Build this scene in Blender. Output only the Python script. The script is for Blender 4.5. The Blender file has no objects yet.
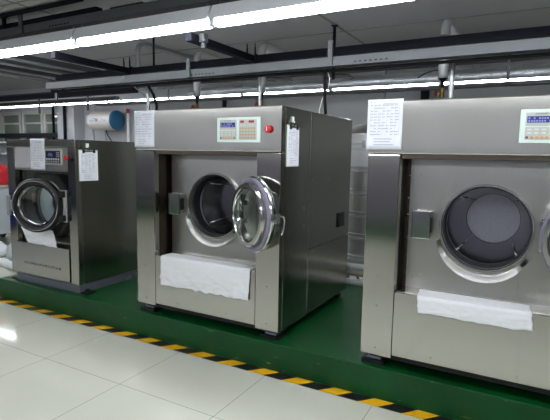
import bpy, bmesh, math, random
from mathutils import Matrix, Vector, noise
random.seed(7)
PI = math.pi
scene = bpy.context.scene
COL = scene.collection

# ------------------------------------------------------------------ materials
def lin(c):
    def f(v):
        v /= 255.0
        return v/12.92 if v <= 0.04045 else ((v+0.055)/1.055)**2.4
    return (f(c[0]), f(c[1]), f(c[2]), 1.0)

def base_mat(name):
    m = bpy.data.materials.new(name)
    m.use_nodes = True
    nt = m.node_tree
    return m, nt, nt.nodes['Principled BSDF']

def plain(name, c, rough=0.5, metal=0.0, spec=0.5, var=0.06, scale=9.0, bump=0.0):
    """painted / plastic surface: colour with a faint procedural mottling"""
    m, nt, b = base_mat(name)
    tc = nt.nodes.new('ShaderNodeTexCoord')
    n = nt.nodes.new('ShaderNodeTexNoise'); n.inputs['Scale'].default_value = scale; n.inputs['Detail'].default_value = 4
    nt.links.new(tc.outputs['Object'], n.inputs['Vector'])
    mx = nt.nodes.new('ShaderNodeMix'); mx.data_type = 'RGBA'
    l = lin(c)
    mx.inputs[6].default_value = tuple(max(0, v*(1-var)) for v in l[:3])+(1,)
    mx.inputs[7].default_value = tuple(min(1, v*(1+var)) for v in l[:3])+(1,)
    nt.links.new(n.outputs['Fac'], mx.inputs[0])
    nt.links.new(mx.outputs[2], b.inputs['Base Color'])
    b.inputs['Roughness'].default_value = rough
    b.inputs['Metallic'].default_value = metal
    b.inputs['Specular IOR Level'].default_value = spec
    if bump:
        bp = nt.nodes.new('ShaderNodeBump'); bp.inputs['Strength'].default_value = bump; bp.inputs['Distance'].default_value = 0.01
        nt.links.new(n.outputs['Fac'], bp.inputs['Height']); nt.links.new(bp.outputs['Normal'], b.inputs['Normal'])
    return m

def brushed(name, c, rough=0.27, stretch=(1.2, 1.2, 160.0), wob=0.0012, metal=1.0, streak=0.0):
    """brushed sheet steel: fine grain in one direction, slightly wavy sheet"""
    m, nt, b = base_mat(name)
    tc = nt.nodes.new('ShaderNodeTexCoord')
    mp = nt.nodes.new('ShaderNodeMapping'); mp.inputs['Scale'].default_value = stretch
    nt.links.new(tc.outputs['Object'], mp.inputs['Vector'])
    g = nt.nodes.new('ShaderNodeTexNoise'); g.inputs['Scale'].default_value = 3.0; g.inputs['Detail'].default_value = 3
    nt.links.new(mp.outputs['Vector'], g.inputs['Vector'])
    w = nt.nodes.new('ShaderNodeTexNoise'); w.inputs['Scale'].default_value = 2.2; w.inputs['Detail'].default_value = 1
    nt.links.new(tc.outputs['Object'], w.inputs['Vector'])
    mr = nt.nodes.new('ShaderNodeMapRange')
    mr.inputs['To Min'].default_value = rough*0.82; mr.inputs['To Max'].default_value = rough*1.2
    nt.links.new(g.outputs['Fac'], mr.inputs['Value']); nt.links.new(mr.outputs['Result'], b.inputs['Roughness'])
    mx = nt.nodes.new('ShaderNodeMix'); mx.data_type = 'RGBA'
    l = lin(c)
    mx.inputs[6].default_value = tuple(v*0.94 for v in l[:3])+(1,); mx.inputs[7].default_value = tuple(min(1, v*1.06) for v in l[:3])+(1,)
    nt.links.new(g.outputs['Fac'], mx.inputs[0]); nt.links.new(mx.outputs[2], b.inputs['Base Color'])
    bp = nt.nodes.new('ShaderNodeBump'); bp.inputs['Strength'].default_value = 1.0; bp.inputs['Distance'].default_value = wob
    nt.links.new(w.outputs['Fac'], bp.inputs['Height'])
    if streak:
        m2 = nt.nodes.new('ShaderNodeMapping'); m2.inputs['Scale'].default_value = (9.0, 9.0, .25)
        nt.links.new(tc.outputs['Object'], m2.inputs['Vector'])
        w2 = nt.nodes.new('ShaderNodeTexNoise'); w2.inputs['Scale'].default_value = 1.0; w2.inputs['Detail'].default_value = 2
        nt.links.new(m2.outputs['Vector'], w2.inputs['Vector'])
        b2 = nt.nodes.new('ShaderNodeBump'); b2.inputs['Strength'].default_value = 1.0; b2.inputs['Distance'].default_value = streak
        nt.links.new(w2.outputs['Fac'], b2.inputs['Height']); nt.links.new(bp.outputs['Normal'], b2.inputs['Normal'])
        nt.links.new(b2.outputs['Normal'], b.inputs['Normal'])
    else:
        nt.links.new(bp.outputs['Normal'], b.inputs['Normal'])
    b.inputs['Metallic'].default_value = metal
    return m

def glass(name, c=(235, 245, 240), rough=0.02):
    m, nt, b = base_mat(name)
    b.inputs['Base Color'].default_value = lin(c)
    b.inputs['Transmission Weight'].default_value = 1.0
    b.inputs['Roughness'].default_value = rough
    b.inputs['IOR'].default_value = 1.45
    return m

def emit(name, c, s):
    m, nt, b = base_mat(name)
    b.inputs['Base Color'].default_value = lin(c)
    b.inputs['Emission Color'].default_value = lin(c)
    b.inputs['Emission Strength'].default_value = s
    return m

def floor_mat():
    m, nt, b = base_mat('floor_tiles')
    tc = nt.nodes.new('ShaderNodeTexCoord')
    mp = nt.nodes.new('ShaderNodeMapping'); mp.inputs['Location'].default_value = (0.235, 0.755, 0)
    nt.links.new(tc.outputs['Object'], mp.inputs['Vector'])
    br = nt.nodes.new('ShaderNodeTexBrick')
    br.offset = 0.0; br.squash = 1.0
    br.inputs['Scale'].default_value = 1.0
    br.inputs['Mortar Size'].default_value = 0.0022
    br.inputs['Mortar Smooth'].default_value = 0.2
    br.inputs['Brick Width'].default_value = 0.812
    br.inputs['Row Height'].default_value = 0.812
    br.inputs['Color1'].default_value = lin((205, 206, 191)); br.inputs['Color2'].default_value = lin((208, 209, 195))
    br.inputs['Mortar'].default_value = lin((128, 128, 120))
    nt.links.new(mp.outputs['Vector'], br.inputs['Vector'])
    n = nt.nodes.new('ShaderNodeTexNoise'); n.inputs['Scale'].default_value = 3.0; n.inputs['Detail'].default_value = 5
    nt.links.new(tc.outputs['Object'], n.inputs['Vector'])
    mx = nt.nodes.new('ShaderNodeMix'); mx.data_type = 'RGBA'; mx.blend_type = 'MULTIPLY'
    cr = nt.nodes.new('ShaderNodeValToRGB')
    cr.color_ramp.elements[0].color = (0.93, 0.93, 0.93, 1); cr.color_ramp.elements[1].color = (1, 1, 1, 1)
    nt.links.new(n.outputs['Fac'], cr.inputs['Fac'])
    mx.inputs[0].default_value = 1.0
    nt.links.new(br.outputs['Color'], mx.inputs[6]); nt.links.new(cr.outputs['Color'], mx.inputs[7])
    nt.links.new(mx.outputs[2], b.inputs['Base Color'])
    b.inputs['Roughness'].default_value = 0.075
    b.inputs['Specular IOR Level'].default_value = 0.5
    return m

def green_mat():
    m, nt, b = base_mat('green_floor_paint')
    tc = nt.nodes.new('ShaderNodeTexCoord')
    n = nt.nodes.new('ShaderNodeTexNoise'); n.inputs['Scale'].default_value = 2.5; n.inputs['Detail'].default_value = 6
    nt.links.new(tc.outputs['Object'], n.inputs['Vector'])
    cr = nt.nodes.new('ShaderNodeValToRGB')
    cr.color_ramp.elements[0].position = 0.3; cr.color_ramp.elements[0].color = lin((2, 60, 24))
    cr.color_ramp.elements[1].position = 0.75; cr.color_ramp.elements[1].color = lin((6, 78, 33))
    nt.links.new(n.outputs['Fac'], cr.inputs['Fac'])
    # scuffs: stretched thin chips of bare screed
    mp = nt.nodes.new('ShaderNodeMapping'); mp.inputs['Scale'].default_value = (5.0, 22.0, 22.0)
    nt.links.new(tc.outputs['Object'], mp.inputs['Vector'])
    s = nt.nodes.new('ShaderNodeTexNoise'); s.inputs['Scale'].default_value = 1.6; s.inputs['Detail'].default_value = 5; s.inputs['Roughness'].default_value = 0.65
    nt.links.new(mp.outputs['Vector'], s.inputs['Vector'])
    c2 = nt.nodes.new('ShaderNodeValToRGB')
    c2.color_ramp.elements[0].position = 0.66; c2.color_ramp.elements[0].color = (0, 0, 0, 1)
    c2.color_ramp.elements[1].position = 0.74; c2.color_ramp.elements[1].color = (0.55, 0.55, 0.55, 1)
    nt.links.new(s.outputs['Fac'], c2.inputs['Fac'])
    mx = nt.nodes.new('ShaderNodeMix'); mx.data_type = 'RGBA'
    nt.links.new(c2.outputs['Color'], mx.inputs[0]); nt.links.new(cr.outputs['Color'], mx.inputs[6])
    mx.inputs[7].default_value = lin((150, 165, 145))
    nt.links.new(mx.outputs[2], b.inputs['Base Color'])
    b.inputs['Roughness'].default_value = 0.34
    b.inputs['Specular IOR Level'].default_value = 0.3
    return m

def stripe_mat():
    m, nt, b = base_mat('hazard_paint')
    tc = nt.nodes.new('ShaderNodeTexCoord')
    sx = nt.nodes.new('ShaderNodeSeparateXYZ'); nt.links.new(tc.outputs['Object'], sx.inputs[0])
    def M(op, a, bb):
        n = nt.nodes.new('ShaderNodeMath'); n.operation = op
        for i, v in enumerate((a, bb)):
            if isinstance(v, (int, float)): n.inputs[i].default_value = v
            else: nt.links.new(v, n.inputs[i])
        return n.outputs[0]
    u = M('SUBTRACT', sx.outputs['X'], M('MULTIPLY', sx.outputs['Y'], 0.85))
    u = M('ADD', u, 100*0.289 - 1.742 - 0.017)
    t = M('FRACT', M('DIVIDE', u, 0.289), 0)
    blk = M('LESS_THAN', t, 0.53)
    wn = nt.nodes.new('ShaderNodeTexNoise'); wn.inputs['Scale'].default_value = 30; wn.inputs['Detail'].default_value = 5
    nt.links.new(tc.outputs['Object'], wn.inputs['Vector'])
    mx = nt.nodes.new('ShaderNodeMix'); mx.data_type = 'RGBA'
    nt.links.new(blk, mx.inputs[0]); mx.inputs[6].default_value = lin((240, 184, 20)); mx.inputs[7].default_value = lin((22, 24, 26))
    mu = nt.nodes.new('ShaderNodeMix'); mu.data_type = 'RGBA'; mu.blend_type = 'MULTIPLY'; mu.inputs[0].default_value = 0.12
    nt.links.new(mx.outputs[2], mu.inputs[6]); nt.links.new(wn.outputs['Color'], mu.inputs[7])
    nt.links.new(mu.outputs[2], b.inputs['Base Color'])
    b.inputs['Roughness'].default_value = 0.3
    return m

M = {}
M['floor'] = floor_mat()
M['green'] = green_mat()
M['hazard'] = stripe_mat()
M['ceiling'] = plain('ceiling_paint', (172, 172, 173), 0.8, var=0.05, scale=1.2)
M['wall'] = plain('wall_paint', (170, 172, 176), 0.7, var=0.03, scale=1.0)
M['wall_back'] = plain('wall_back_paint', (214, 214, 220), 0.7, var=0.03, scale=1.0)
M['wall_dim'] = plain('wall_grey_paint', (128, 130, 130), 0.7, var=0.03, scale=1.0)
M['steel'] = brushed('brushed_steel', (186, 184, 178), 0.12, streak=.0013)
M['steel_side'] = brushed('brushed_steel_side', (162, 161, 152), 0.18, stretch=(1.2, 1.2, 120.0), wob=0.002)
M['steel_plate'] = brushed('steel_plate', (176, 175, 171), 0.3, stretch=(90.0, 1.0, 1.2))
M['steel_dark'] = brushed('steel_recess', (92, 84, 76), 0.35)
M['chrome'] = brushed('polished_steel', (208, 208, 208), 0.13, wob=0.0003)
M['seat_steel'] = brushed('seat_steel', (204, 204, 202), 0.24)
M['drum'] = brushed('drum_steel', (160, 160, 163), 0.16, stretch=(1.0, 60.0, 1.0))
M['drum_back'] = plain('drum_back_grey', (196, 196, 210), 0.45, metal=0.0, scale=60, var=0.12)
M['glass'] = glass('door_glass')
M['gasket'] = plain('grey_rubber', (128, 126, 142), 0.55)
M['black_rubber'] = plain('black_rubber', (20, 20, 22), 0.5)
M['black'] = plain('black_plastic', (16, 17, 20), 0.4, spec=0.35)
M['label_brown'] = plain('brown_label', (92, 66, 54), 0.5)
M['reflection_pale'] = plain('pale_glass_reflection', (196, 204, 214), 0.4)  # pale colour painted in for the reflection on the small washer's glass
M['underframe'] = plain('dark_underframe', (18, 20, 22), 0.6)
M['foot'] = plain('foot_block', (92, 104, 120), 0.4, metal=0.3)
M['plinth'] = plain('grey_painted_steel', (98, 102, 112), 0.45)
M['panel_frame'] = plain('panel_overlay', (214, 230, 222), 0.4, var=0.02)
M['panel_face'] = plain('panel_face', (182, 186, 180), 0.45, var=0.02)
M['lcd'] = plain('blue_lcd', (52, 58, 132), 0.2)
M['lcd_text'] = plain('lcd_characters', (140, 148, 205), 0.3)
M['led_red'] = emit('red_led', (150, 20, 24), 0.25)
M['btn_ochre'] = plain('ochre_button', (178, 150, 92), 0.5)
M['btn_orange'] = plain('orange_button', (216, 146, 54), 0.5)
M['btn_maroon'] = plain('maroon_button', (120, 36, 66), 0.5)
M['btn_teal'] = plain('teal_button', (58, 134, 120), 0.5)
M['btn_light'] = plain('pale_button', (206, 210, 204), 0.5)
M['btn_grey'] = plain('grey_button', (150, 154, 168), 0.5)
M['print'] = plain('grey_ink', (172, 174, 184), 0.7)
M['print_dark'] = plain('dark_ink', (96, 98, 106), 0.7)
M['red'] = plain('red_plastic', (206, 38, 44), 0.35)
M['red_dark'] = plain('red_enamel', (150, 26, 36), 0.4)
M['paper'] = plain('white_paper', (236, 238, 246), 0.75, var=0.015, scale=5)
M['paper_grey'] = plain('grey_film', (196, 192, 196), 0.4, var=0.02)
M['cloth'] = plain('white_cotton', (232, 233, 236), 0.9, var=0.02, scale=40, bump=0.05)
M['screen'] = plain('dark_screen', (40, 44, 70), 0.15)
M['panel_beige'] = plain('beige_bezel', (196, 194, 182), 0.5)
M['galv'] = brushed('galvanised_steel', (150, 154, 156), 0.45, stretch=(6.0, 6.0, 6.0), metal=0.7)
M['tray'] = plain('tray_grey_steel', (56, 60, 62), 0.55, metal=0.1)
M['beam'] = plain('dark_beam_paint', (11, 13, 22), 0.7, spec=0.12)
M['cable'] = plain('black_cable', (8, 9, 11), 0.75, spec=0.15)
M['cable_white'] = plain('white_cable', (200, 202, 196), 0.5)
M['lamp_body'] = plain('lamp_white_enamel', (206, 208, 212), 0.35)
M['tube'] = emit('fluorescent_tube', (246, 250, 255), 15.0)
M['pipe_wrap'] = plain('pipe_jacket', (150, 152, 150), 0.5, metal=0.25)
M['brass'] = plain('brass_valve', (128, 112, 66), 0.4, metal=0.8)
M['foil'] = plain('foil_wrap', (188, 192, 198), 0.35, metal=0.6, scale=55, var=0.3, bump=0.9)
M['tank'] = brushed('tank_steel', (206, 208, 208), 0.36, stretch=(1.0, 1.0, 30.0))
M['lid'] = plain('tank_lid_grey', (112, 112, 104), 0.6)
M['pipe_white'] = plain('white_pipe', (214, 218, 218), 0.4)
M['pipe_beige'] = plain('beige_pipe', (176, 172, 158), 0.5)
M['win_frame'] = plain('window_frame_grey', (186, 186, 182), 0.45)
M['win_glass'] = plain('window_glass_dim', (112, 122, 112), 0.06, spec=0.8)
M['heater'] = plain('heater_cream', (188, 184, 178), 0.4)
M['heater_blue'] = plain('heater_blue_cap', (20, 84, 118), 0.4)
M['logo_blue'] = plain('logo_blue', (60, 64, 140), 0.5)
M['cover'] = plain('grey_sheet_cover', (176, 184, 188), 0.6)
M['red_cloth'] = plain('red_cloth', (190, 34, 46), 0.9)
M['blue'] = plain('blue_plastic', (30, 36, 130), 0.4)
M['sill'] = plain('dark_rail', (24, 26, 34), 0.4)

# ------------------------------------------------------------------ mesh builder
class MB:
    def __init__(s, mat4=None):
        s.bm = bmesh.new(); s.T = mat4 or Matrix.Identity(4)
    def _add(s, verts, faces, smooth=False):
        vs = [s.bm.verts.new(s.T @ Vector(v)) for v in verts]
        out = []
        for f in faces:
            try:
                fc = s.bm.faces.new([vs[i] for i in f]); fc.smooth = smooth; out.append(fc)
            except ValueError: pass
        return vs, out
    def box(s, x0, x1, y0, y1, z0, z1, bev=0.0):
        v = [(x0,y0,z0),(x1,y0,z0),(x1,y1,z0),(x0,y1,z0),(x0,y0,z1),(x1,y0,z1),(x1,y1,z1),(x0,y1,z1)]
        f = [(3,2,1,0),(4,5,6,7),(0,1,5,4),(1,2,6,5),(2,3,7,6),(3,0,4,7)]
        vs, fs = s._add(v, f)
        if bev > 0:
            es = list({e for fc in fs for e in fc.edges})
            bmesh.ops.bevel(s.bm, geom=es, offset=bev, segments=2, profile=0.5, affect='EDGES')
        return s
    def prism(s, poly, axis, a, b):
        """poly of 2D points extruded along axis ('x','y','z') from a to b"""
        def P(q, t):
            if axis == 'x': return (t, q[0], q[1])
            if axis == 'y': return (q[0], t, q[1])
            return (q[0], q[1], t)
        n = len(poly)
        v = [P(q, a) for q in poly]+[P(q, b) for q in poly]
        f = [tuple(range(n)), tuple(range(2*n-1, n-1, -1))]+[(i, (i+1) % n, n+(i+1) % n, n+i) for i in range(n)]
        s._add(v, f); return s
    def tube(s, path, r, n=12, caps=True):
        path = [Vector(p) for p in path]
        rings = []
        up = None
        for i, p in enumerate(path):
            if i == 0: d = path[1]-p
            elif i == len(path)-1: d = p-path[i-1]
            else: d = (path[i+1]-p).normalized()+(p-path[i-1]).normalized()
            d.normalize()
            if up is None:
                up = Vector((0,0,1)) if abs(d.z) < 0.9 else Vector((1,0,0))
            u = d.cross(up); 
            if u.length < 1e-5: u = d.cross(Vector((0,1,0)))
            u.normalize(); w = u.cross(d).normalized(); up = w
            rr = r[i] if isinstance(r, (list, tuple)) else r
            rings.append([p+u*(rr*math.cos(2*PI*k/n))+w*(rr*math.sin(2*PI*k/n)) for k in range(n)])
        v = [q for rg in rings for q in rg]; f = []
        for i in range(len(path)-1):
            for k in range(n):
                f.append((i*n+k, i*n+(k+1) % n, (i+1)*n+(k+1) % n, (i+1)*n+k))
        vs, fs = s._add(v, f, True)
        if caps:
            for base in (0, (len(path)-1)*n):
                try: s.bm.faces.new([vs[base+k] for k in range(n)])
                except ValueError: pass
        return s
    def lathe(s, prof, c, axis='y', n=48, a0=0.0, a1=2*PI, close=False, rfun=None):
        """profile (r, t) turned about an axis through c"""
        full = abs(a1-a0-2*PI) < 1e-6
        cols = n if full else n+1
        v = []
        for j in range(cols):
            a = a0+(a1-a0)*j/n
            for (r, t) in prof:
                if axis == 'y': v.append((c[0]+r*math.cos(a), c[1]+t, c[2]+r*math.sin(a)))
                elif axis == 'z': v.append((c[0]+r*math.cos(a), c[1]+r*math.sin(a), c[2]+t))
                else: v.append((c[0]+t, c[1]+r*math.cos(a), c[2]+r*math.sin(a)))
        m = len(prof); f = []
        for j in range(n if not full else n):
            j2 = (j+1) % cols if full else j+1
            for i in range(m-1 if not close else m):
                i2 = (i+1) % m
                f.append((j*m+i, j*m+i2, j2*m+i2, j2*m+i))
        vs, fs = s._add(v, f, True)
        if not full and close:
            for j in (0, n):
                try: s.bm.faces.new([vs[j*m+i] for i in range(m)])
                except ValueError: pass
        return s
    def disc(s, c, r, axis='y', n=48):
        v = []
        for k in range(n):
            a = 2*PI*k/n
            q = (r*math.cos(a), r*math.sin(a))
            v.append((c[0]+q[0], c[1], c[2]+q[1]) if axis == 'y' else ((c[0], c[1]+q[0], c[2]+q[1]) if axis == 'x' else (c[0]+q[0], c[1]+q[1], c[2])))
        s._add(v, [tuple(range(n))]); return s
    def holeplate(s, x0, x1, z0, z1, y0, y1, cx, cz, r, n=96):
        """sheet in the XZ plane with a round hole"""
        angs = sorted(set([2*PI*k/n for k in range(n)]+[math.atan2(z-cz, x-cx) % (2*PI) for x in (x0, x1) for z in (z0, z1)]))
        def edge(a):
            dx, dz = math.cos(a), math.sin(a); t = 1e9
            if dx > 1e-9: t = min(t, (x1-cx)/dx)
            if dx < -1e-9: t = min(t, (x0-cx)/dx)
            if dz > 1e-9: t = min(t, (z1-cz)/dz)
            if dz < -1e-9: t = min(t, (z0-cz)/dz)
            return cx+t*dx, cz+t*dz
        N = len(angs); v = []
        for a in angs:
            e = edge(a); h = (cx+r*math.cos(a), cz+r*math.sin(a))
            v += [(e[0], y0, e[1]), (h[0], y0, h[1]), (h[0], y1, h[1]), (e[0], y1, e[1])]
        f = []
        for i in range(N):
            j = (i+1) % N
            for k in range(4):
                k2 = (k+1) % 4
                f.append((i*4+k, i*4+k2, j*4+k2, j*4+k))
        s._add(v, f); return s
    def build(s, name, mat, parent=None):
        bmesh.ops.recalc_face_normals(s.bm, faces=s.bm.faces)
        for e in s.bm.edges:
            if len(e.link_faces) == 2 and e.calc_face_angle(0) > math.radians(38): e.smooth = False
        me = bpy.data.meshes.new(name); s.bm.to_mesh(me); s.bm.free()
        me.materials.append(M[mat] if isinstance(mat, str) else mat)
        o = bpy.data.objects.new(name, me); COL.objects.link(o)
        if parent is not None: o.parent = parent
        return o

def tag(o, label, cat, group=None):
    o['label'] = label; o['category'] = cat
    if group: o['group'] = group
    return o
def thing(name, loc, label, cat, group=None):
    o = bpy.data.objects.new(name, None); COL.objects.link(o); o.location = loc; o.empty_display_size = 0.1
    return tag(o, label, cat, group)
def struct(o):
    o['kind'] = 'structure'; return o
def copy_tree(o, parent=None):
    c = o.copy(); COL.objects.link(c)
    if parent is not None: c.parent = parent
    for ch in list(o.children): copy_tree(ch, c)
    return c

# ------------------------------------------------------------------ setting
FZ = -0.2165            # tiled floor level; the green machine platform is z = 0
CZ = 2.85
XL, XR, YB, YF = -10.5, 6.5, -6.4, 4.15
struct(MB().box(XL-.1, XR+.1, YB-.1, YF+.1, FZ-.1, FZ).build('floor', 'floor'))
struct(MB().box(XL-.1, XR+.1, YB-.1, YF+.1, CZ, CZ+.1).build('ceiling', 'ceiling'))
struct(MB().box(XL-.1, -3.6, YF, YF+.12, FZ, CZ).build('wall_far', 'wall'))
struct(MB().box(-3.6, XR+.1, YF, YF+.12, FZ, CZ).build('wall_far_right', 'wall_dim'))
struct(MB().box(XL-.1, XR+.1, YB-.12, YB, FZ, CZ).build('wall_back', 'wall_back'))
struct(MB().box(XL-.12, XL, YB, YF, FZ, CZ).build('wall_left', 'wall'))
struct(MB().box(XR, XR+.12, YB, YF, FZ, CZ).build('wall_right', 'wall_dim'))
M['dado'] = plain('dado_paint', (108, 104, 116), 0.6, var=0.03, scale=1.0)
struct(MB().box(XL, XR, YB, YB+.02, FZ, 1.45).build('trim_3', 'dado'))
struct(MB().box(XL, XR, YB, YB+.5, FZ, FZ+.30, .01).build('baseboard_back', 'green'))
pl = struct(MB().box(-2.075, 5.6, -0.0186, 1.86, FZ, 0.0, .006).build('platform', 'green'))
struct(MB().box(-2.6, 5.6, -0.1159, -0.0186, FZ, FZ+.0015).build('trim_1', 'hazard'))
struct(MB().box(-6.27, -5.72, 3.88, YF, FZ, CZ, .005).build('wall_pillar', 'wall'))
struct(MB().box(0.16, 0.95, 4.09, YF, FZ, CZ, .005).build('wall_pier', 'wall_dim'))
# ceiling panel seams
tr = MB()
for x in (-6.4, -4.0, -1.6, 0.95, 3.35): tr.box(x-.012, x+.012, YB, YF, CZ-.006, CZ)
for y in (-2.4, 0.0, 2.38): tr.box(XL, XR, y-.012, y+.012, CZ-.006, CZ)
struct(tr.build('trim_2', 'wall_dim'))

# windows on the far wall, left
wx = [(-9.5, -8.76), (-8.60, -7.95), (-7.75, -7.13), (-6.96, -6.42)]
for i, (a, b) in enumerate(wx):
    w = struct(MB().box(a-.075, a, YF-.07, YF, 0.95, 2.32).box(b, b+.075, YF-.07, YF, 0.95, 2.32)
               .box(a, b, YF-.07, YF, 2.24, 2.32).box(a, b, YF-.07, YF, .95, 1.03).build('window_%d' % (i+1), 'win_frame'))
    MB().box(a, b, YF-.03, YF-.01, 1.03, 2.24).build('pane', 'win_glass', w)
    MB().box(a, b, YF-.055, YF-.03, 2.02, 2.06).build('window_bar', 'win_frame', w)
tag(MB().box(-10.4, -6.27, 3.93, 4.08, 1.70, 1.80, .006).build('wall_rail', 'sill'), 'long dark rail running below the windows on the far wall', 'rail')

# ------------------------------------------------------------------ washing machines
def printed(x0, x1, z0, z1, y, parent, rows=11, cols=6, mat='print', seed=1, title=True, mp=None):
    """printed table: dashes standing for the tiny print of a posted form"""
    rnd = random.Random(seed)
    mb = MB(mp)
    w, h = x1-x0, z1-z0
    zt = z1-h*.09
    if title:
        mb.box(x0+w*.07, x0+w*.12, y-.0004, y, z1-h*.065, z1-h*.045)
        mb.box(x0+w*.15, x0+w*.30, y-.0004, y, z1-h*.06, z1-h*.05)
        mb.box(x0+w*.45, x0+w*.86, y-.0004, y, z1-h*.098, z1-h*.088)
    zb = z0+h*.30
    for r in range(rows):
        zz = zt-.03*h-(zt-.03*h-zb)*r/(rows-1)
        for c in range(cols):
            xa = x0+w*(.08+.84*c/cols); xb = xa+w*.84/cols*rnd.uniform(.45, .95)
            if rnd.random() < .82: mb.box(xa, xb, y-.0004, y, zz-h*.006, zz+h*.006)
    for c in range(cols+1):
        xa = x0+w*(.075+.85*c/cols); mb.box(xa-w*.002, xa+w*.002, y-.0004, y, zb-.02*h, zt)
    for r in range(3):
        zz = z0+h*(.10+.055*r); mb.box(x0+w*.2, x0+w*rnd.uniform(.5, .85), y-.0004, y, zz-h*.006, zz+h*.006)
    return mb.build('printed_table', mat, parent)

def door_parts(root, cx, cz, hx, hy, ang, R):
    """round glass door built closed, then swung about its hinge line"""
    T = Matrix.Translation((hx, hy, 0)) @ Matrix.Rotation(ang, 4, 'Z') @ Matrix.Translation((-hx, -hy, 0))
    y = hy
    k = R/.285
    d = MB(T)
    d.lathe([(.202*k, -.022), (.275*k, -.022), (.284*k, -.012), (R, 0), (R, .014), (.278*k, .022), (.242*k, .022), (.238*k, .066), (.230*k, .074), (.204*k, .074), (.198*k, .064), (.198*k, -.018)], (cx, y, cz), 'y', 72, close=True)
    door = d.build('door', 'chrome', root)
    g = MB(T); g.lathe([(.244*k, .0235), (.244*k, .036), (.262*k, .040), (.276*k, .030), (.276*k, .0235)], (cx, y, cz), 'y', 72, close=True)
    g.build('door_gasket', 'gasket', door)
    w = MB(T)
    w.lathe([(.001, .066), (.08*k, .066), (.14*k, .066), (.1975*k, .066), (.1975*k, .060), (.14*k, .060), (.08*k, .060), (.001, .060)], (cx, y, cz), 'y', 64)
    w.build('door_glass', 'glass', door)
    h = MB(T)
    fx = cx-R
    h.box(fx-.018, fx+.03, y-.045, y-.005, cz-.035, cz+.035, .006)
    h.tube([(fx-.012, y-.045, cz+.02), (fx-.014, y-.07, cz+.015), (fx-.014, y-.078, cz-.02), (fx-.010, y-.07, cz-.09), (fx-.008, y-.06, cz-.115)], .008, 10)
    h.build('door_handle', 'chrome', door)
    for dz in (-.07, .07):
        b = MB(T)
        b.box(hx-.09, hx+.012, y-.05, y-.012, cz+dz-.02, cz+dz+.02, .004)
        b.tube([(hx, y-.03, cz+dz-.03), (hx, y-.03, cz+dz+.03)], .013, 12)
        b.build('door_hinge', 'chrome', door)
    return door

def rivet(mb, p, axis='y', r=.006, d=-1):
    if axis == 'y':
        mb.lathe([(r, 0), (r*.8, d*.003), (.0005, d*.004)], p, 'y', 10)
    else:
        mb.lathe([(r, 0), (r*.8, .003), (.0005, .004)], p, 'x', 10)

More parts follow.
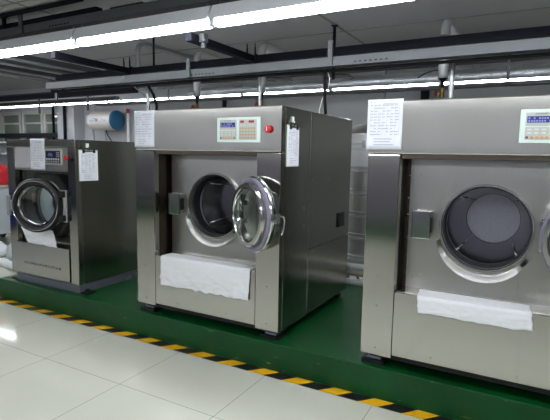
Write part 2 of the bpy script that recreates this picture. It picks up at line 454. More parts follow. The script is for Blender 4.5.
def big_washer(X, Y, label, group, door_ang, hinge_x):
    W, D, ZB, ZT = 1.425, 1.448, 0.075, 1.755
    cx, cz = .7125, .973
    root = thing('washing_machine', (X, Y, 0), label, 'washing machine', group)
    # cabinet shell
    c = MB()
    c.box(.002, .03, .063, D, ZB, ZT-.004)
    c.box(.03, W-.03, .063, D, ZT-.03, ZT-.004)
    c.box(.03, W-.03, D-.03, D, ZB, ZT-.03)
    c.box(.03, W-.03, .22, D-.03, ZB, ZB+.03)
    c.build('cabinet', 'steel_side', root)
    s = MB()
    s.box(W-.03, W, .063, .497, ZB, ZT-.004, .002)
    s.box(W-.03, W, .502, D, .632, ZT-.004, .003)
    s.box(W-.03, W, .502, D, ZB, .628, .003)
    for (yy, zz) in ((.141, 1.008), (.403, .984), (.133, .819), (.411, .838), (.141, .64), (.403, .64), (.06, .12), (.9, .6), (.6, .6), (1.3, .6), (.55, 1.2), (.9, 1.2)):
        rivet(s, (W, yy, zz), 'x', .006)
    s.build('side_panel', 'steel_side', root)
    # control band
    f = MB(); f.box(0, W, 0, .061, 1.422, ZT, .008); fascia = f.build('control_fascia', 'steel', root)
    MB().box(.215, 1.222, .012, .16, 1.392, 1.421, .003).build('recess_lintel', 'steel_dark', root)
    # columns
    for (a, b) in ((0, .21), (1.223, W)):
        k = MB(); k.box(a, b, 0, .061, ZB+.003, 1.417, .005)
        for zz in (.13, .42, .62):
            rivet(k, ((a+.10) if a == 0 else (a+.1), 0, zz), 'y', .006)
        k.build('front_column', 'steel', root)
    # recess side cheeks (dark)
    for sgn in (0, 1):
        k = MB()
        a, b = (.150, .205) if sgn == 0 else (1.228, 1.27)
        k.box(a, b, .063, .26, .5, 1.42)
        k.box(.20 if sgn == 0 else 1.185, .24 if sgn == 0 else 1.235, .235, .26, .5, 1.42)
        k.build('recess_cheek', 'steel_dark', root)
        for zz in (.62, .74, .86, .98, 1.02, 1.13, 1.28):
            MB().lathe([(.007, 0), (.007, -.008), (.0005, -.009)], (.222 if sgn == 0 else 1.2075, .235, zz), 'y', 10).build('recess_bolt', 'seat_steel', root)
    # front plate with the round opening
    p = MB(); p.holeplate(.238, 1.187, .53, 1.41, .19, .2, cx, cz, .262)
    for (xx, zz) in ((.29, 1.36), (1.13, 1.36), (.29, .60), (1.13, .60), (.31, 1.30), (.33, .62)):
        rivet(p, (xx, .19, zz), 'y', .009)
    p.build('front_plate', 'steel_plate', root)
    r = MB(); r.lathe([(.254, .225), (.262, .215), (.272, .19), (.272, .165), (.268, .157), (.262, .157), (.258, .165), (.256, .205)], (cx, 0, cz), 'y', 96, close=True)
    r.build('door_seat', 'seat_steel', root)
    q = MB(); q.lathe([(.250, .207), (.247, .222), (.262, .235), (.262, .36), (.268, .36), (.268, .215), (.258, .205)], (cx, 0, cz), 'y', 72, close=True)
    q.build('door_seal', 'black_rubber', root)
    # drum: tapering inside, flat back disc, four lifters
    dr = MB(); dr.lathe([(.252, .30), (.256, .32), (.256, .335), (.250, .345), (.176, .74), (.182, .74), (.26, .35), (.258, .30)], (cx, 0, cz), 'y', 72, close=True)
    drum = dr.build('drum', 'drum', root)
    MB().lathe([(.0005, .738), (.177, .738), (.177, .752), (.0005, .752)], (cx, 0, cz), 'y', 64).build('drum_back', 'drum_back', drum)
    MB().lathe([(.1765, .728), (.184, .728), (.184, .737), (.1765, .737)], (cx, 0, cz), 'y', 64, close=True).build('drum_rim_gap', 'black_rubber', drum)  # black ring drawn in for the dark gap round the back disc
    for a in (45, 135, 225, 315):
        a = math.radians(a)
        l = MB(); ca, sa = math.cos(a), math.sin(a)
        l.tube([(cx+.246*ca, .35, cz+.246*sa), (cx+.176*ca, .735, cz+.176*sa)], .007, 8)
        l.build('drum_rib', 'seat_steel', drum)
    MB().lathe([(.30, .21), (.30, 1.2), (.001, 1.2)], (cx, 0, cz), 'y', 40).build('drum_housing', 'underframe', root)
    # drip lip under the opening
    n = 40; v = []; fc = []
    a0, a1 = math.radians(200), math.radians(326)
    lip = MB()
    for j in range(n+1):
        t = j/n; a = a0+(a1-a0)*t
        wd = .010+.034*math.sin(PI*min(1, t*.93+.02))**.8
        r0 = .284+.010*math.sin(PI*t); r1 = r0+wd
        for (rr, yy) in ((r0, .19), (r0, .165), (r1, .14), (r1+.005, .14), (r1+.006, .19)):
            v.append((cx+rr*math.cos(a), yy, cz+rr*math.sin(a)))
    for j in range(n):
        for i in range(5):
            fc.append((j*5+i, j*5+(i+1) % 5, (j+1)*5+(i+1) % 5, (j+1)*5+i))
    fc += [tuple(range(5)), tuple(n*5+i for i in range(5))]
    lip._add(v, fc, True); dl = lip.build('drip_lip', 'steel_plate', root)
    ae = math.radians(322)
    MB(Matrix.Translation((cx+.293*math.cos(ae), .15, cz+.293*math.sin(ae))) @ Matrix.Rotation(-(ae+PI/2), 4, 'Y')).box(-.03, .006, -.016, .03, -.007, .007, .002).build('lip_end', 'black', dl)
    # latch housing
    la = MB(); la.box(.278, .395, .095, .125, .88, 1.062, .006)
    latch = la.build('latch_cover', 'chrome', root)
    MB().box(.285, .39, .125, .19, .888, 1.054, .004).build('latch_body', 'steel_plate', latch)
    MB().box(.388, .398, .115, .165, .92, 1.02, .003).build('latch_slot', 'black', latch)
    for dx in (.31, .335, .36):
        MB().lathe([(.007, 0), (.007, .012), (.0005, .013)], (dx, .15, 1.054), 'z', 10).build('latch_bolt', 'chrome', latch)
    # lower front panel with its ledge
    lo = MB(); lo.box(.214, 1.219, .0, .03, .10, .53, .004); lo.box(.214, 1.219, .03, .195, .512, .53)
    for xx in (.46, .95):
        rivet(lo, (xx, 0, .14), 'y', .006)
    lo.build('lower_panel', 'steel', root)
    # under frame and feet
    MB().box(.05, W-.05, .06, D-.05, .045, .08).build('base_frame', 'underframe', root)
    for (fx, fy) in ((.075, .115), (1.325, .115), (.09, 1.36), (1.335, 1.36)):
        s_ = .078 if fy < 1 else .045
        ft = MB(); ft.prism([(fx-s_, fy-s_), (fx+s_, fy-s_), (fx+s_, fy+s_), (fx-s_, fy+s_)], 'z', 0, .026)
        fo = ft.build('foot', 'black_rubber', root)
        bl = MB(); b1, b2 = s_*.66, s_*.5
        bl._add([(fx-b1, fy-b1, .026), (fx+b1, fy-b1, .026), (fx+b1, fy+b1, .026), (fx-b1, fy+b1, .026), (fx-b2, fy-b2, .047), (fx+b2, fy-b2, .047), (fx+b2, fy+b2, .047), (fx-b2, fy+b2, .047)],
                [(3,2,1,0),(4,5,6,7),(0,1,5,4),(1,2,6,5),(2,3,7,6),(3,0,4,7)])
        bl.box(fx-b2, fx+b2, fy-b2, fy+b2, .047, .076)
        bl.build('foot_block', 'foot', fo)
    # control panel
    x0, x1, z0, z1 = .867, 1.252, 1.492, 1.677
    cp = MB().box(x0, x1, -.008, .002, z0, z1, .003).build('control_panel', 'panel_frame', root)
    w = x1-x0; h = z1-z0
    xl0, xl1 = x0+w*.07, x0+w*.465
    xr0, xr1 = x0+w*.525, x1-w*.075
    MB().box(xl0, xl1, -.010, -.007, z0+h*.10, z0+h*.47).box(xl0, xl1, -.010, -.007, z0+h*.50, z0+h*.90).build('panel_face', 'panel_face', cp)
    MB().box(xr0, xr1, -.010, -.007, z0+h*.10, z0+h*.90).build('panel_face', 'panel_face', cp)
    lcd = MB().box(xl0+w*.02, xl1-w*.03, -.012, -.009, z0+h*.60, z0+h*.79, .0008).build('display', 'lcd', cp)
    t = MB()
    rn = random.Random(3)
    for rr in range(2):
        for i in range(9):
            if rn.random() < .8:
                xa = xl0+w*.035+i*w*.033
                t.box(xa, xa+w*.022, -.0126, -.0119, z0+h*(.625+.08*rr), z0+h*(.675+.08*rr))
    t.build('display_text', 'lcd_text', lcd)
    t = MB()
    for i in range(7): t.box(xl0+w*(.12+.022*i), xl0+w*(.134+.022*i), -.0108, -.0099, z0+h*.84, z0+h*.87)
    t.build('panel_caption', 'print_dark', cp)
    for (a, b, nd) in ((xr0+w*.03, xr0+w*.115, 3), (xr0+w*.22, xr0+w*.345, 4)):
        led = MB().box(a, b, -.012, -.009, z0+h*.77, z0+h*.86, .0006).build('digit_display', 'red_dark', cp)
        dg = MB()
        for i in range(nd):
            xa = a+(b-a)*(i+.2)/nd; xb = a+(b-a)*(i+.75)/nd
            for zz in (.785, .812, .84): dg.box(xa, xb, -.0126, -.0119, z0+h*zz, z0+h*(zz+.008))
            dg.box(xb-.002, xb, -.0126, -.0119, z0+h*.79, z0+h*.845)
        dg.build('digit', 'led_red', led)
    for rr in range(4):
        for i in range(6):
            xa = xr0+w*(.018+.063*i); zz = z0+h*(.14+.125*rr)
            MB().box(xa, xa+w*.033, -.013, -.009, zz, zz+h*.07, .001).build('button', 'btn_ochre', cp)
    for i in range(2):
        for k in range(2):
            xa = xr0+w*(.035+.2*i+.06*k)
            MB().box(xa, xa+w*.03, -.0118, -.009, z0+h*.66, z0+h*.71, .0008).build('button', 'btn_light', cp)
    for i, mm in enumerate(('btn_maroon', 'btn_ochre', 'btn_orange', 'btn_orange', 'btn_orange', 'btn_teal')):
        xa = xl0+w*(.012+.064*i)
        MB().box(xa, xa+w*.034, -.013, -.009, z0+h*.135, z0+h*.20, .001).build('button', mm, cp)
    for i in range(4):
        for k in range(2):
            xa = xl0+w*(.03+.09*i)
            MB().box(xa, xa+w*.055, -.0114, -.009, z0+h*(.27+.10*k), z0+h*(.32+.10*k), .0008).build('button', 'btn_light', cp)
    # emergency stop
    e = MB(); e.lathe([(.001, -.035), (.019, -.035), (.026, -.028), (.028, -.018), (.022, -.008), (.018, 0)], (1.322, 0, 1.587), 'y', 28)
    eb = e.build('stop_button', 'red', root)
    MB().box(1.319, 1.325, -.040, -.034, 1.572, 1.602, .002).build('stop_button_grip', 'btn_light', eb)
    # socket on the flank
    MB().box(W, W+.012, 1.13, 1.29, .735, .872, .004).build('side_socket', 'black', root)
    door_parts(root, cx, cz-.012, hinge_x, .10, math.radians(door_ang), .283)
    return root

X2, X3 = 0.0, 2.067
big_washer(X2, 0, 'large steel washer-extractor in the middle of the row, its round door swung open', 'front-loading washers in a row', 151, .985)
big_washer(X3, 0, 'large steel washer-extractor at the right edge, pale drum disc visible inside', 'front-loading washers in a row', 146, 1.008)

def small_washer(X, Y):
    W, D, ZB, ZT = 1.095, .95, .077, 1.517
    cx, cz = .63, .862
    root = thing('washing_machine', (X, Y, 0), 'smaller steel washer at the left end of the row, door ring nearly shut', 'washing machine', 'front-loading washers in a row')
    c = MB()
    c.box(.002, .03, .062, D, ZB, ZT-.003); c.box(.03, W-.03, .062, D, ZT-.03, ZT-.003)
    c.box(.03, W-.03, D-.03, D, ZB, ZT-.03); c.box(.03, W-.03, .2, D-.03, ZB, ZB+.02)
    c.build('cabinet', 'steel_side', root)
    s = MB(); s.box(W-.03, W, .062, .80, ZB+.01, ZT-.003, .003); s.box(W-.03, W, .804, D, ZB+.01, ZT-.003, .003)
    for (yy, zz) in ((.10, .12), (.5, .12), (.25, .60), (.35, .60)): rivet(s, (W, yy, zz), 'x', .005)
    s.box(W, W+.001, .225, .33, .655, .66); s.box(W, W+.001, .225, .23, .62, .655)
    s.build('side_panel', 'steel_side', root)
    for (a, b) in ((0, .125), (.98, W)):
        MB().box(a, b, 0, .06, ZB+.003, ZT-.08, .004).build('front_column', 'steel', root)
    MB().box(0, W, 0, .06, ZT-.078, ZT, .006).build('top_rail', 'steel', root)
    MB().box(.128, .977, .008, .03, 1.20, ZT-.081, .003).build('upper_panel', 'steel_plate', root)
    p = MB(); p.holeplate(.128, .977, .43, 1.196, .07, .08, cx, cz, .238)
    p.build('front_plate', 'steel_side', root)
    # eight-sided door frame standing off the plate
    oc = []
    hw, hh, ch = .325, .315, .15
    for (sx, sz, o) in ((1,1,0),(1,1,1),(-1,1,1),(-1,1,0),(-1,-1,0),(-1,-1,1),(1,-1,1),(1,-1,0)):
        oc.append((cx+sx*(hw if o == 0 else hw-ch), cz+sz*(hh if o == 1 else hh-ch)))
    n = 64; v = []; f = []
    def octr(a):
        dx, dz = math.cos(a), math.sin(a); best = 1e9
        for i in range(8):
            (xa, za), (xb, zb) = oc[i], oc[(i+1) % 8]
            ex, ez = xb-xa, zb-za; den = dx*ez-dz*ex
            if abs(den) < 1e-9: continue
            t = ((xa-cx)*ez-(za-cz)*ex)/den
            u = ((xa-cx)*dz-(za-cz)*dx)/den
            if t > 0 and -1e-6 <= u <= 1+1e-6: best = min(best, t)
        return best
    fr = MB()
    for j in range(n):
        a = 2*PI*j/n; ro = octr(a)
        for (rr, yy) in ((.238, .03), (ro-.02, .0), (ro, .015), (ro, .07), (.238, .07)):
            v.append((cx+rr*math.cos(a), yy, cz+rr*math.sin(a)))
    for j in range(n):
        j2 = (j+1) % n
        for i in range(5):
            f.append((j*5+i, j*5+(i+1) % 5, j2*5+(i+1) % 5, j2*5+i))
    fr._add(v, f); fr.build('door_frame', 'black', root)
    MB().box(.835, .945, -.008, .02, .70, 1.02, .006).build('hinge_plate', 'panel_face', root)
    dr = MB(); dr.lathe([(.235, .08), (.24, .12), (.24, .5), (.246, .5), (.246, .08)], (cx, 0, cz), 'y', 48, close=True)
    drum = dr.build('drum', 'drum', root)
    MB().lathe([(.0005, .40), (.12, .40), (.238, .40), (.238, .415), (.0005, .415)], (cx, 0, cz), 'y', 48).build('drum_back', 'drum_back', drum)
    tp = MB(); v = []; f = []  # pale holed disc standing in for bright reflections on the door glass
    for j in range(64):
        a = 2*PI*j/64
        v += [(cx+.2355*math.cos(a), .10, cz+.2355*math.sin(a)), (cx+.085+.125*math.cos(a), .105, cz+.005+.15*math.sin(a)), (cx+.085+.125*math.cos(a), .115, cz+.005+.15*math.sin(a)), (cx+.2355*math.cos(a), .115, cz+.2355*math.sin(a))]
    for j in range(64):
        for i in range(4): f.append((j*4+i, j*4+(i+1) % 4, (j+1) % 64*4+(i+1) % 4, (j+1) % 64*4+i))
    tp._add(v, f); tp.build('reflection_plate', 'reflection_pale', root)
    # the door ring, slightly ajar, hinged at the right
    hx, hy, ang = .945, -.02, math.radians(20)
    T = Matrix.Translation((hx, hy, 0)) @ Matrix.Rotation(ang, 4, 'Z') @ Matrix.Translation((-hx, -hy, 0))
    dx_ = hx-.30; R = .268
    d = MB(T); d.lathe([(R, .03), (R, -.025), (R-.012, -.04), (R-.022, -.04), (R-.03, -.032), (R-.052, -.028), (R-.062, -.01), (R-.068, .03)], (dx_, hy, cz), 'y', 80, close=True)
    door = d.build('door', 'black', root)
    k = MB(T); k.lathe([(R-.020, -.0405), (R-.023, -.043), (R-.027, -.0405), (R-.027, -.033), (R-.020, -.033)], (dx_, hy, cz), 'y', 80, close=True)
    k.lathe([(R-.062, -.012), (R-.067, -.018), (R-.074, .0), (R-.080, .035), (R-.086, .035), (R-.076, .0)], (dx_, hy, cz), 'y', 80, close=True)
    k.build('door_trim_ring', 'chrome', door)
    g = MB(T); g.lathe([(.001, .02), (.1, .016), (R-.079, .0), (R-.079, .008), (.1, .024), (.001, .028)], (dx_, hy, cz), 'y', 64)
    g.build('door_glass', 'glass', door)
    MB(T).box(dx_-.075, dx_-.03, hy+.03, hy+.036, cz+.02, cz+.12, .002).build('door_label', 'label_brown', door)
    h = MB(T); h.box(dx_-R-.012, dx_-R+.03, hy-.06, hy+.01, cz-.05, cz+.05, .008); h.box(dx_-R-.014, dx_-R+.02, hy-.075, hy-.045, cz-.10, cz+.10, .008)
    h.build('door_handle', 'galv', door)
    for dz in (-.12, .12): MB(T).box(hx-.10, hx+.0, hy-.03, hy+.015, cz+dz-.03, cz+dz+.03, .005).build('door_hinge', 'black', door)
    # lower panel with a row of stamped characters
    lo = MB(); lo.box(.10, .96, -.006, .02, ZB+.012, .432, .004); lo.box(.128, .977, .02, .08, .415, .43)
    low = lo.build('lower_panel', 'steel', root)
    t = MB(); rn = random.Random(5)
    for i in range(14):
        xa = .245+.043*i; zc = .215
        for s_ in range(3):
            zz = zc+rn.uniform(-.012, .012); t.box(xa, xa+rn.uniform(.014, .026), -.0072, -.006, zz-.0016, zz+.0016)
        for s_ in range(2):
            xx = xa+rn.uniform(.002, .022); t.box(xx-.0016, xx+.0016, -.0072, -.006, zc-rn.uniform(.006, .016), zc+rn.uniform(.006, .016))
    t.build('maker_lettering', 'print_dark', low)
    # plinth
    MB().box(.085, W+.005, .004, D-.05, 0, ZB).build('plinth', 'plinth', root)
    ft = MB(); ft.box(W-.03, W+.10, .005, .12, 0, .012); ft.box(W+.02, W+.055, .05, .085, .012, .035)
    ft.build('foot', 'black_rubber', root)
    ft = MB(); ft.box(W-.06, W+.01, .60, .68, 0, .04); ft.box(W-.06, W+.01, .74, .82, 0, .06); ft.build('foot', 'galv', root)
    ft = MB(); ft.box(-.02, .10, .005, .10, 0, .012); ft.build('foot', 'black_rubber', root)
    # control unit
    x0, x1, z0, z1 = .653, .912, 1.268, 1.42; w = x1-x0; h = z1-z0
    cp = MB().box(x0, x1, -.010, .009, z0, z1, .004).build('control_panel', 'panel_beige', root)
    MB().box(x0+w*.05, x1-w*.09, -.012, -.009, z0+h*.08, z0+h*.90).build('panel_face', 'black', cp)
    sc = MB().box(x0+w*.09, x0+w*.62, -.0135, -.0115, z0+h*.46, z0+h*.84).build('display', 'screen', cp)
    t = MB()
    for i in range(3): t.box(x0+w*(.2+.02*i), x0+w*(.5-.03*i), -.0142, -.0134, z0+h*(.55+.08*i), z0+h*(.58+.08*i))
    t.build('display_text', 'lcd_text', sc)
    for i in range(2):
        for k in range(3):
            MB().box(x0+w*(.70+.10*i), x0+w*(.77+.10*i), -.0140, -.0115, z0+h*(.50+.12*k), z0+h*(.58+.12*k), .001).build('button', 'btn_grey', cp)
    for k in range(2):
        for i in range(6):
            MB().box(x0+w*(.09+.135*i), x0+w*(.17+.135*i), -.0140, -.0115, z0+h*(.12+.17*k), z0+h*(.24+.17*k), .001).build('button', 'btn_light' if k else 'btn_grey', cp)
    e = MB(); e.lathe([(.001, -.03), (.02, -.03), (.026, -.02), (.02, -.006), (.016, 0)], (.985, 0, 1.338), 'y', 20)
    eb = e.build('stop_button', 'red', root)
    MB().lathe([(.001, -.02), (.022, -.02), (.026, -.01), (.02, 0)], (1.035, 0, 1.334), 'y', 20).build('key_switch', 'black', root)
    return root
X1, Y1 = -1.948, .062
small_washer(X1, Y1)

# ------------------------------------------------------------------ papers
def sheet(name, x0, x1, z0, z1, y, label, cat, group, mat='paper', rows=11, cols=6, seed=1, curl=.006, ink='print'):
    n = 10; v = []; f = []
    for j in range(n+1):
        for i in range(n+1):
            u, t = i/n, j/n
            yy = y-.0015-curl*((u-.5)**2*2)*(1-t)*1.2
            v.append((x0+(x1-x0)*u, yy, z0+(z1-z0)*t))
    for j in range(n):
        for i in range(n):
            f.append((j*(n+1)+i, j*(n+1)+i+1, (j+1)*(n+1)+i+1, (j+1)*(n+1)+i))
    mb = MB(); mb._add(v, f, True)
    o = mb.build(name, mat)
    so = o.modifiers.new('thickness', 'SOLIDIFY'); so.thickness = .0006; so.offset = 1
    tag(o, label, cat, group)
    printed(x0+.004, x1-.004, z0, z1, y-.0085, o, rows, cols, ink, seed)
    return o
G = 'printed forms taped to the machines'
sheet('paper_notice', X2-.002, X2+.221, 1.449, 1.752, 0, 'white printed form on the upper left corner of the middle washer', 'paper', G, rows=10, cols=5, seed=2, curl=.004)
sheet('paper_notice', X3-.012, X3+.214, 1.449, 1.764, 0, 'white printed table on the upper left corner of the right-hand washer', 'paper', G, rows=11, cols=7, seed=4, curl=.004)
sheet('paper_notice', X1+.128, X1+.400, 1.222, 1.434, Y1+.006, 'faded greyish form on the left washer, left of a brighter sheet', 'paper', G, mat='paper_grey', rows=8, cols=5, seed=6, curl=.002, ink='print')
sheet('paper_notice', X1+.412, X1+.643, 1.212, 1.522, Y1-.002, 'bright white form on the left washer beside its control screen', 'paper', G, rows=12, cols=5, seed=8, curl=.004)

def clipboard(X, y0, y1, z0, z1, hz, label, seed):
    """board hanging on a flank (faces +X)"""
    T = Matrix.Translation((X, 0, 0)) @ Matrix.Rotation(PI/2, 4, 'Z')     # local x -> +Y, local -y -> +X
    root = thing('clipboard', (0, 0, 0), label, 'clipboard', 'clipboards hung on the washer flanks')
    MB(T).box(y0, y1, -.006, -.002, z0, z1, .001).build('board', 'btn_light', root)
    sh = MB(T).box(y0+.004, y1-.004, -.009, -.0065, z0+.003, z1-.012).build('paper_sheet', 'paper', root)
    printed(y0+.01, y1-.01, z0, z1-.02, -.0092, sh, 16, 4, 'print', seed, mp=T)
    c = MB(T); ym = (y0+y1)/2; w = (y1-y0)
    c.box(ym-w*.30, ym+w*.30, -.016, -.0092, z1-.018, z1-.006, .002)
    for s_ in (-1, 1): c.box(ym+s_*w*.28-.012, ym+s_*w*.28+.012, -.02, -.0092, z1-.03, z1+.004, .002)
    c.tube([(ym-w*.05, -.012, z1-.01), (ym, -.012, z1+.02), (ym+w*.05, -.012, z1-.01)], .003, 8)
    c.build('clip', 'black', root)
    hk = thing('adhesive_hook', (X, ym-.01, hz), 'small white adhesive hook on the flank above the '+('middle' if seed == 11 else 'left')+' washer clipboard', 'hook', 'adhesive hooks above the clipboards')
    T2 = Matrix.Rotation(PI/2, 4, 'Z')
    MB(T2).box(-.018, .018, -.010, -.001, -.012, .03, .004).build('hook_plate', 'btn_light', hk)
    MB(T2).tube([(0, -.010, 0), (0, -.022, -.016), (0, -.026, -.006)], .004, 8).build('hook_prong', 'chrome', hk)
    return root
clipboard(X2+1.425, .075, .271, 1.318, 1.622, 1.655, 'clipboard with a printed list hanging on the right flank of the middle washer', 11)
clipboard(X1+1.095, .098, .322, 1.113, 1.418, 1.452, 'clipboard with a printed list hanging on the right flank of the left washer', 12)

# ------------------------------------------------------------------ towels
def towel(name, prof, xs, label, seed, hem=.012, wr=.006, n=60, group='white towels on the washers'):
    """prof: list of (y, z) from the rear edge over the ledge and down; xs: (xl_top, xr_top, xl_bot, xr_bot)"""
    pts = [Vector((0, a, b)) for a, b in prof]
    L = [0]
    for i in range(1, len(pts)): L.append(L[-1]+(pts[i]-pts[i-1]).length)
    m = 44; v = []; f = []
    def at(s):
        for i in range(1, len(pts)):
            if s <= L[i]+1e-9:
                t = (s-L[i-1])/(L[i]-L[i-1]); return pts[i-1].lerp(pts[i], t)
        return pts[-1]
    for j in range(m+1):
        t = j/m
        for i in range(n+1):
            u = i/n
            xl = xs[0]+(xs[2]-xs[0])*t; xr = xs[1]+(xs[3]-xs[1])*t
            x = xl+(xr-xl)*u
            q = at(t*L[-1])
            hang = max(0.0, (t-.35)/.65)
            w = noise.noise(Vector((x*7+seed*3.1, t*3.0, seed)))*1.0+noise.noise(Vector((x*17+seed, t*8.0+u*4, 3.3)))*.6+noise.noise(Vector((x*30+t*20, t*22.0-x*9, seed)))*.35
            yy = q.y-abs(w)*wr*(.25+1.9*hang)-.003
            zz = q.z+(hem*noise.noise(Vector((x*6, 9.1, seed)))+hem*.5*noise.noise(Vector((x*19, 2.2, seed))))*hang**3+.002
            v.append((x+.004*noise.noise(Vector((t*9, u*2, seed+5)))*(1 if i in (0, n) else .4), yy, zz))
    for j in range(m):
        for i in range(n):
            a = j*(n+1)+i; f.append((a, a+1, a+n+2, a+n+1))
    mb = MB(); mb._add(v, f, True)
    o = mb.build(name, 'cloth')
    so = o.modifiers.new('thickness', 'SOLIDIFY'); so.thickness = .004; so.offset = -1
    tag(o, label, 'towel', group)
    return o
towel('towel', [(.13, .5335), (.012, .5345), (-.004, .531), (-.010, .515), (-.013, .285)], (X2+.290, X2+1.192, X2+.284, X2+1.170), 'wide white towel hanging low over the ledge of the middle washer', 1, hem=.022, wr=.009)
towel('towel', [(.15, .5335), (.012, .5345), (-.004, .531), (-.010, .515), (-.013, .425)], (X3+.345, X3+.985, X3+.372, X3+1.012), 'white towel folded over the ledge of the right-hand washer', 2, hem=.012, wr=.005)
towel('towel', [(Y1-.012, .60), (Y1-.016, .55), (Y1-.02, .50), (Y1-.022, .455), (Y1-.020, .437)], (X1+.22, X1+.74, X1+.36, X1+.83), 'crumpled white cloth tucked under the door of the left washer', 3, hem=.012, wr=.012)

# ------------------------------------------------------------------ overhead: lamps
LAMP = {}
def lamp(x0, x1, y, zb, label, group, k=1.0):
    L_ = x1-x0
    key = (round(L_, 3), k)
    if key in LAMP:
        r = copy_tree(LAMP[key]); r.location = ((x0+x1)/2, y, zb); tag(r, label, 'lamp', group); return r
    root = thing('tube_lamp', ((x0+x1)/2, y, zb), label, 'lamp', group)
    h = L_/2-.012
    MB().prism([(-.085*k, .048*k), (-.03*k, .072*k), (.03*k, .072*k), (.085*k, .048*k), (.088*k, .052*k), (.035*k, .165), (-.035*k, .165), (-.088*k, .052*k)], 'x', -h, h).build('lamp_housing', 'lamp_body', root)
    t = MB(); t.prism([(a*k, b*k) for a, b in ((-.028, .069), (-.037, .05), (-.037, .022), (-.022, .004), (.022, .004), (.037, .022), (.037, .05), (.028, .069))], 'x', -h+.02, h-.02)
    t.build('lamp_tube', 'tube', root)
    for s_ in (-1, 1):
        MB().box(min(s_*(h-.02), s_*h), max(s_*(h-.02), s_*h), -.034*k, .034*k, .008*k, .07*k, .003*k).build('end_cap', 'lamp_body', root)
        MB().tube([(s_*(h-.05), 0, .16), (s_*(h-.05), 0, .197 if k == 1.0 else .224)], .006, 8).build('hanger', 'galv', root)
    LAMP[key] = root
    return root
YL1, ZL1 = .245, 2.422
for i in range(-3, 3):
    x0 = -.99+1.638*i
    lamp(x0, x0+1.638, YL1, ZL1, 'bright tube lamp in the near ceiling run above the washer fronts', 'near run of tube lamps')
for i in range(9):
    x0 = -8.08+1.43*i
    lamp(x0, x0+1.43, 3.1, 2.278, 'bright tube lamp in the distant run along the far wall', 'far run of tube lamps', .45)
for yy_, ks in ((-1.0, range(1, 4)), (-4.4, range(-4, 4))):  # unseen aisle runs; the nearer one added to light papers and washer fronts
    for i in ks:
        x0 = -.9+1.545*i
        lamp(x0, x0+1.545, yy_, ZL1, 'unseen tube lamp put in over the aisle to light the washer fronts', 'unseen added aisle lamps')

# trunking that carries the lamp runs
def bar(name, x0, x1, y0, y1, z0, z1, mat, label, cat, bev=.004, group=None):
    o = MB().box(x0, x1, y0, y1, z0, z1, bev).build(name, mat)
    return tag(o, label, cat, group)
def channel(name, x0, x1, y, z0, z1, w, mat, label, cat, slots=()):
    """U-shaped tray running along X"""
    root = thing(name, ((x0+x1)/2, y, z0), label, cat)
    h = (x1-x0)/2; H = z1-z0
    m = MB()
    m.box(-h, h, -w/2, w/2, 0, .006); m.box(-h, h, -w/2, -w/2+.006, .006, H); m.box(-h, h, w/2-.006, w/2, .006, H)
    m.build('tray_channel', mat, root)
    lid = MB(); lid.box(-h, h, -w/2-.004, w/2+.004, H, H+.008); lid.build('tray_lid', mat, root)
    if slots:
        for xs in slots:
            for k in range(7): MB().box(xs-(x0+x1)/2+k*.045, xs-(x0+x1)/2+k*.045+.022, -w/2-.0012, -w/2, H*.25, H*.42).build('tray_slot', 'cable', root)
    return root
channel('lamp_trunking', -5.9, 4.8, YL1, 2.62, 2.69, .10, 'tray', 'grey trunking directly above the near run of tube lamps', 'cable tray', (-1.35,))
channel('lamp_trunking', -8.1, 4.8, 3.1, 2.503, 2.53, .08, 'tray', 'grey trunking above the distant run of tube lamps', 'cable tray')
channel('lamp_trunking', -7.1, 5.3, -4.4, 2.62, 2.69, .10, 'tray', 'grey trunking over the first run of aisle lamps', 'cable tray')
channel('lamp_trunking', 0.64, 5.3, -1.0, 2.62, 2.69, .10, 'tray', 'unseen grey trunking over the added second run of aisle lamps', 'cable tray')  # unseen, goes with the added nearer lamp run
channel('cable_tray', -2.5, 5.0, 1.0, 2.182, 2.252, .10, 'tray', 'long grey cable tray crossing in front of the valve pipes', 'cable tray', (-.16, 1.60))
tag(MB().tube([(-2.5, 1.03, 2.16), (-1, 1.03, 2.158), (.6, 1.03, 2.162), (2.0, 1.03, 2.158), (5, 1.03, 2.165)], .014, 8).build('power_cable', 'cable'), 'thick black cable strapped beneath the long grey cable tray', 'cable')
bar('support_beam', -2.95, 5.0, 1.42, 1.50, 2.375, 2.452, 'beam', 'long dark beam just above the grey cable tray', 'beam')
bar('support_beam', -5.2, -.78, .29, .37, 2.71, 2.79, 'beam', 'dark beam above the near lamps at upper left', 'beam')
bar('support_beam', -5.6, -.80, .13, .17, 2.80, 2.835, 'beam', 'thin dark beam close to the ceiling at upper left', 'beam')
bar('support_beam', .245, .315, .37, 1.418, 2.38, 2.45, 'beam', 'short dark cross beam ending over the middle washer', 'beam')
bar('support_beam', -1.585, -1.515, .37, 1.418, 2.38, 2.45, 'beam', 'short dark cross beam over the gap beside the left washer', 'beam')
bar('support_beam', -9.0, -2.0, 1.95, 2.05, 2.24, 2.31, 'beam', 'dark beam crossing behind the left washer below the ducts', 'beam')
# beam clamps
for (x, y) in ((.28, 1.46), (-1.55, 1.46)):
    r = thing('beam_clamp', (x, y, 2.452), 'dark bolted clamp where the cross beam meets the long beam, '+('over the middle washer' if x > 0 else 'left of the middle washer'), 'clamp', 'beam clamps')
    m = MB()
    for s_ in (-1, 1):
        m.box(s_*.05-.006, s_*.05+.006, -.06, -.046, -.09, .08); m.box(s_*.05-.006, s_*.05+.006, -.06, .05, 0, .012); m.tube([(s_*.05, -.055, -.12), (s_*.05, -.055, .12)], .006, 8)
    m.build('clamp_plate', 'beam', r)
r = thing('junction_box', (.347, .50, 2.385), 'small grey box fixed beside the cross beam behind the near lamp', 'box')
MB().box(-.03, .03, -.03, .03, 0, .076, .006).build('box_body', 'tray', r)
MB().box(-.018, .018, -.018, .018, -.05, 0, .004).build('box_gland', 'tray', r)

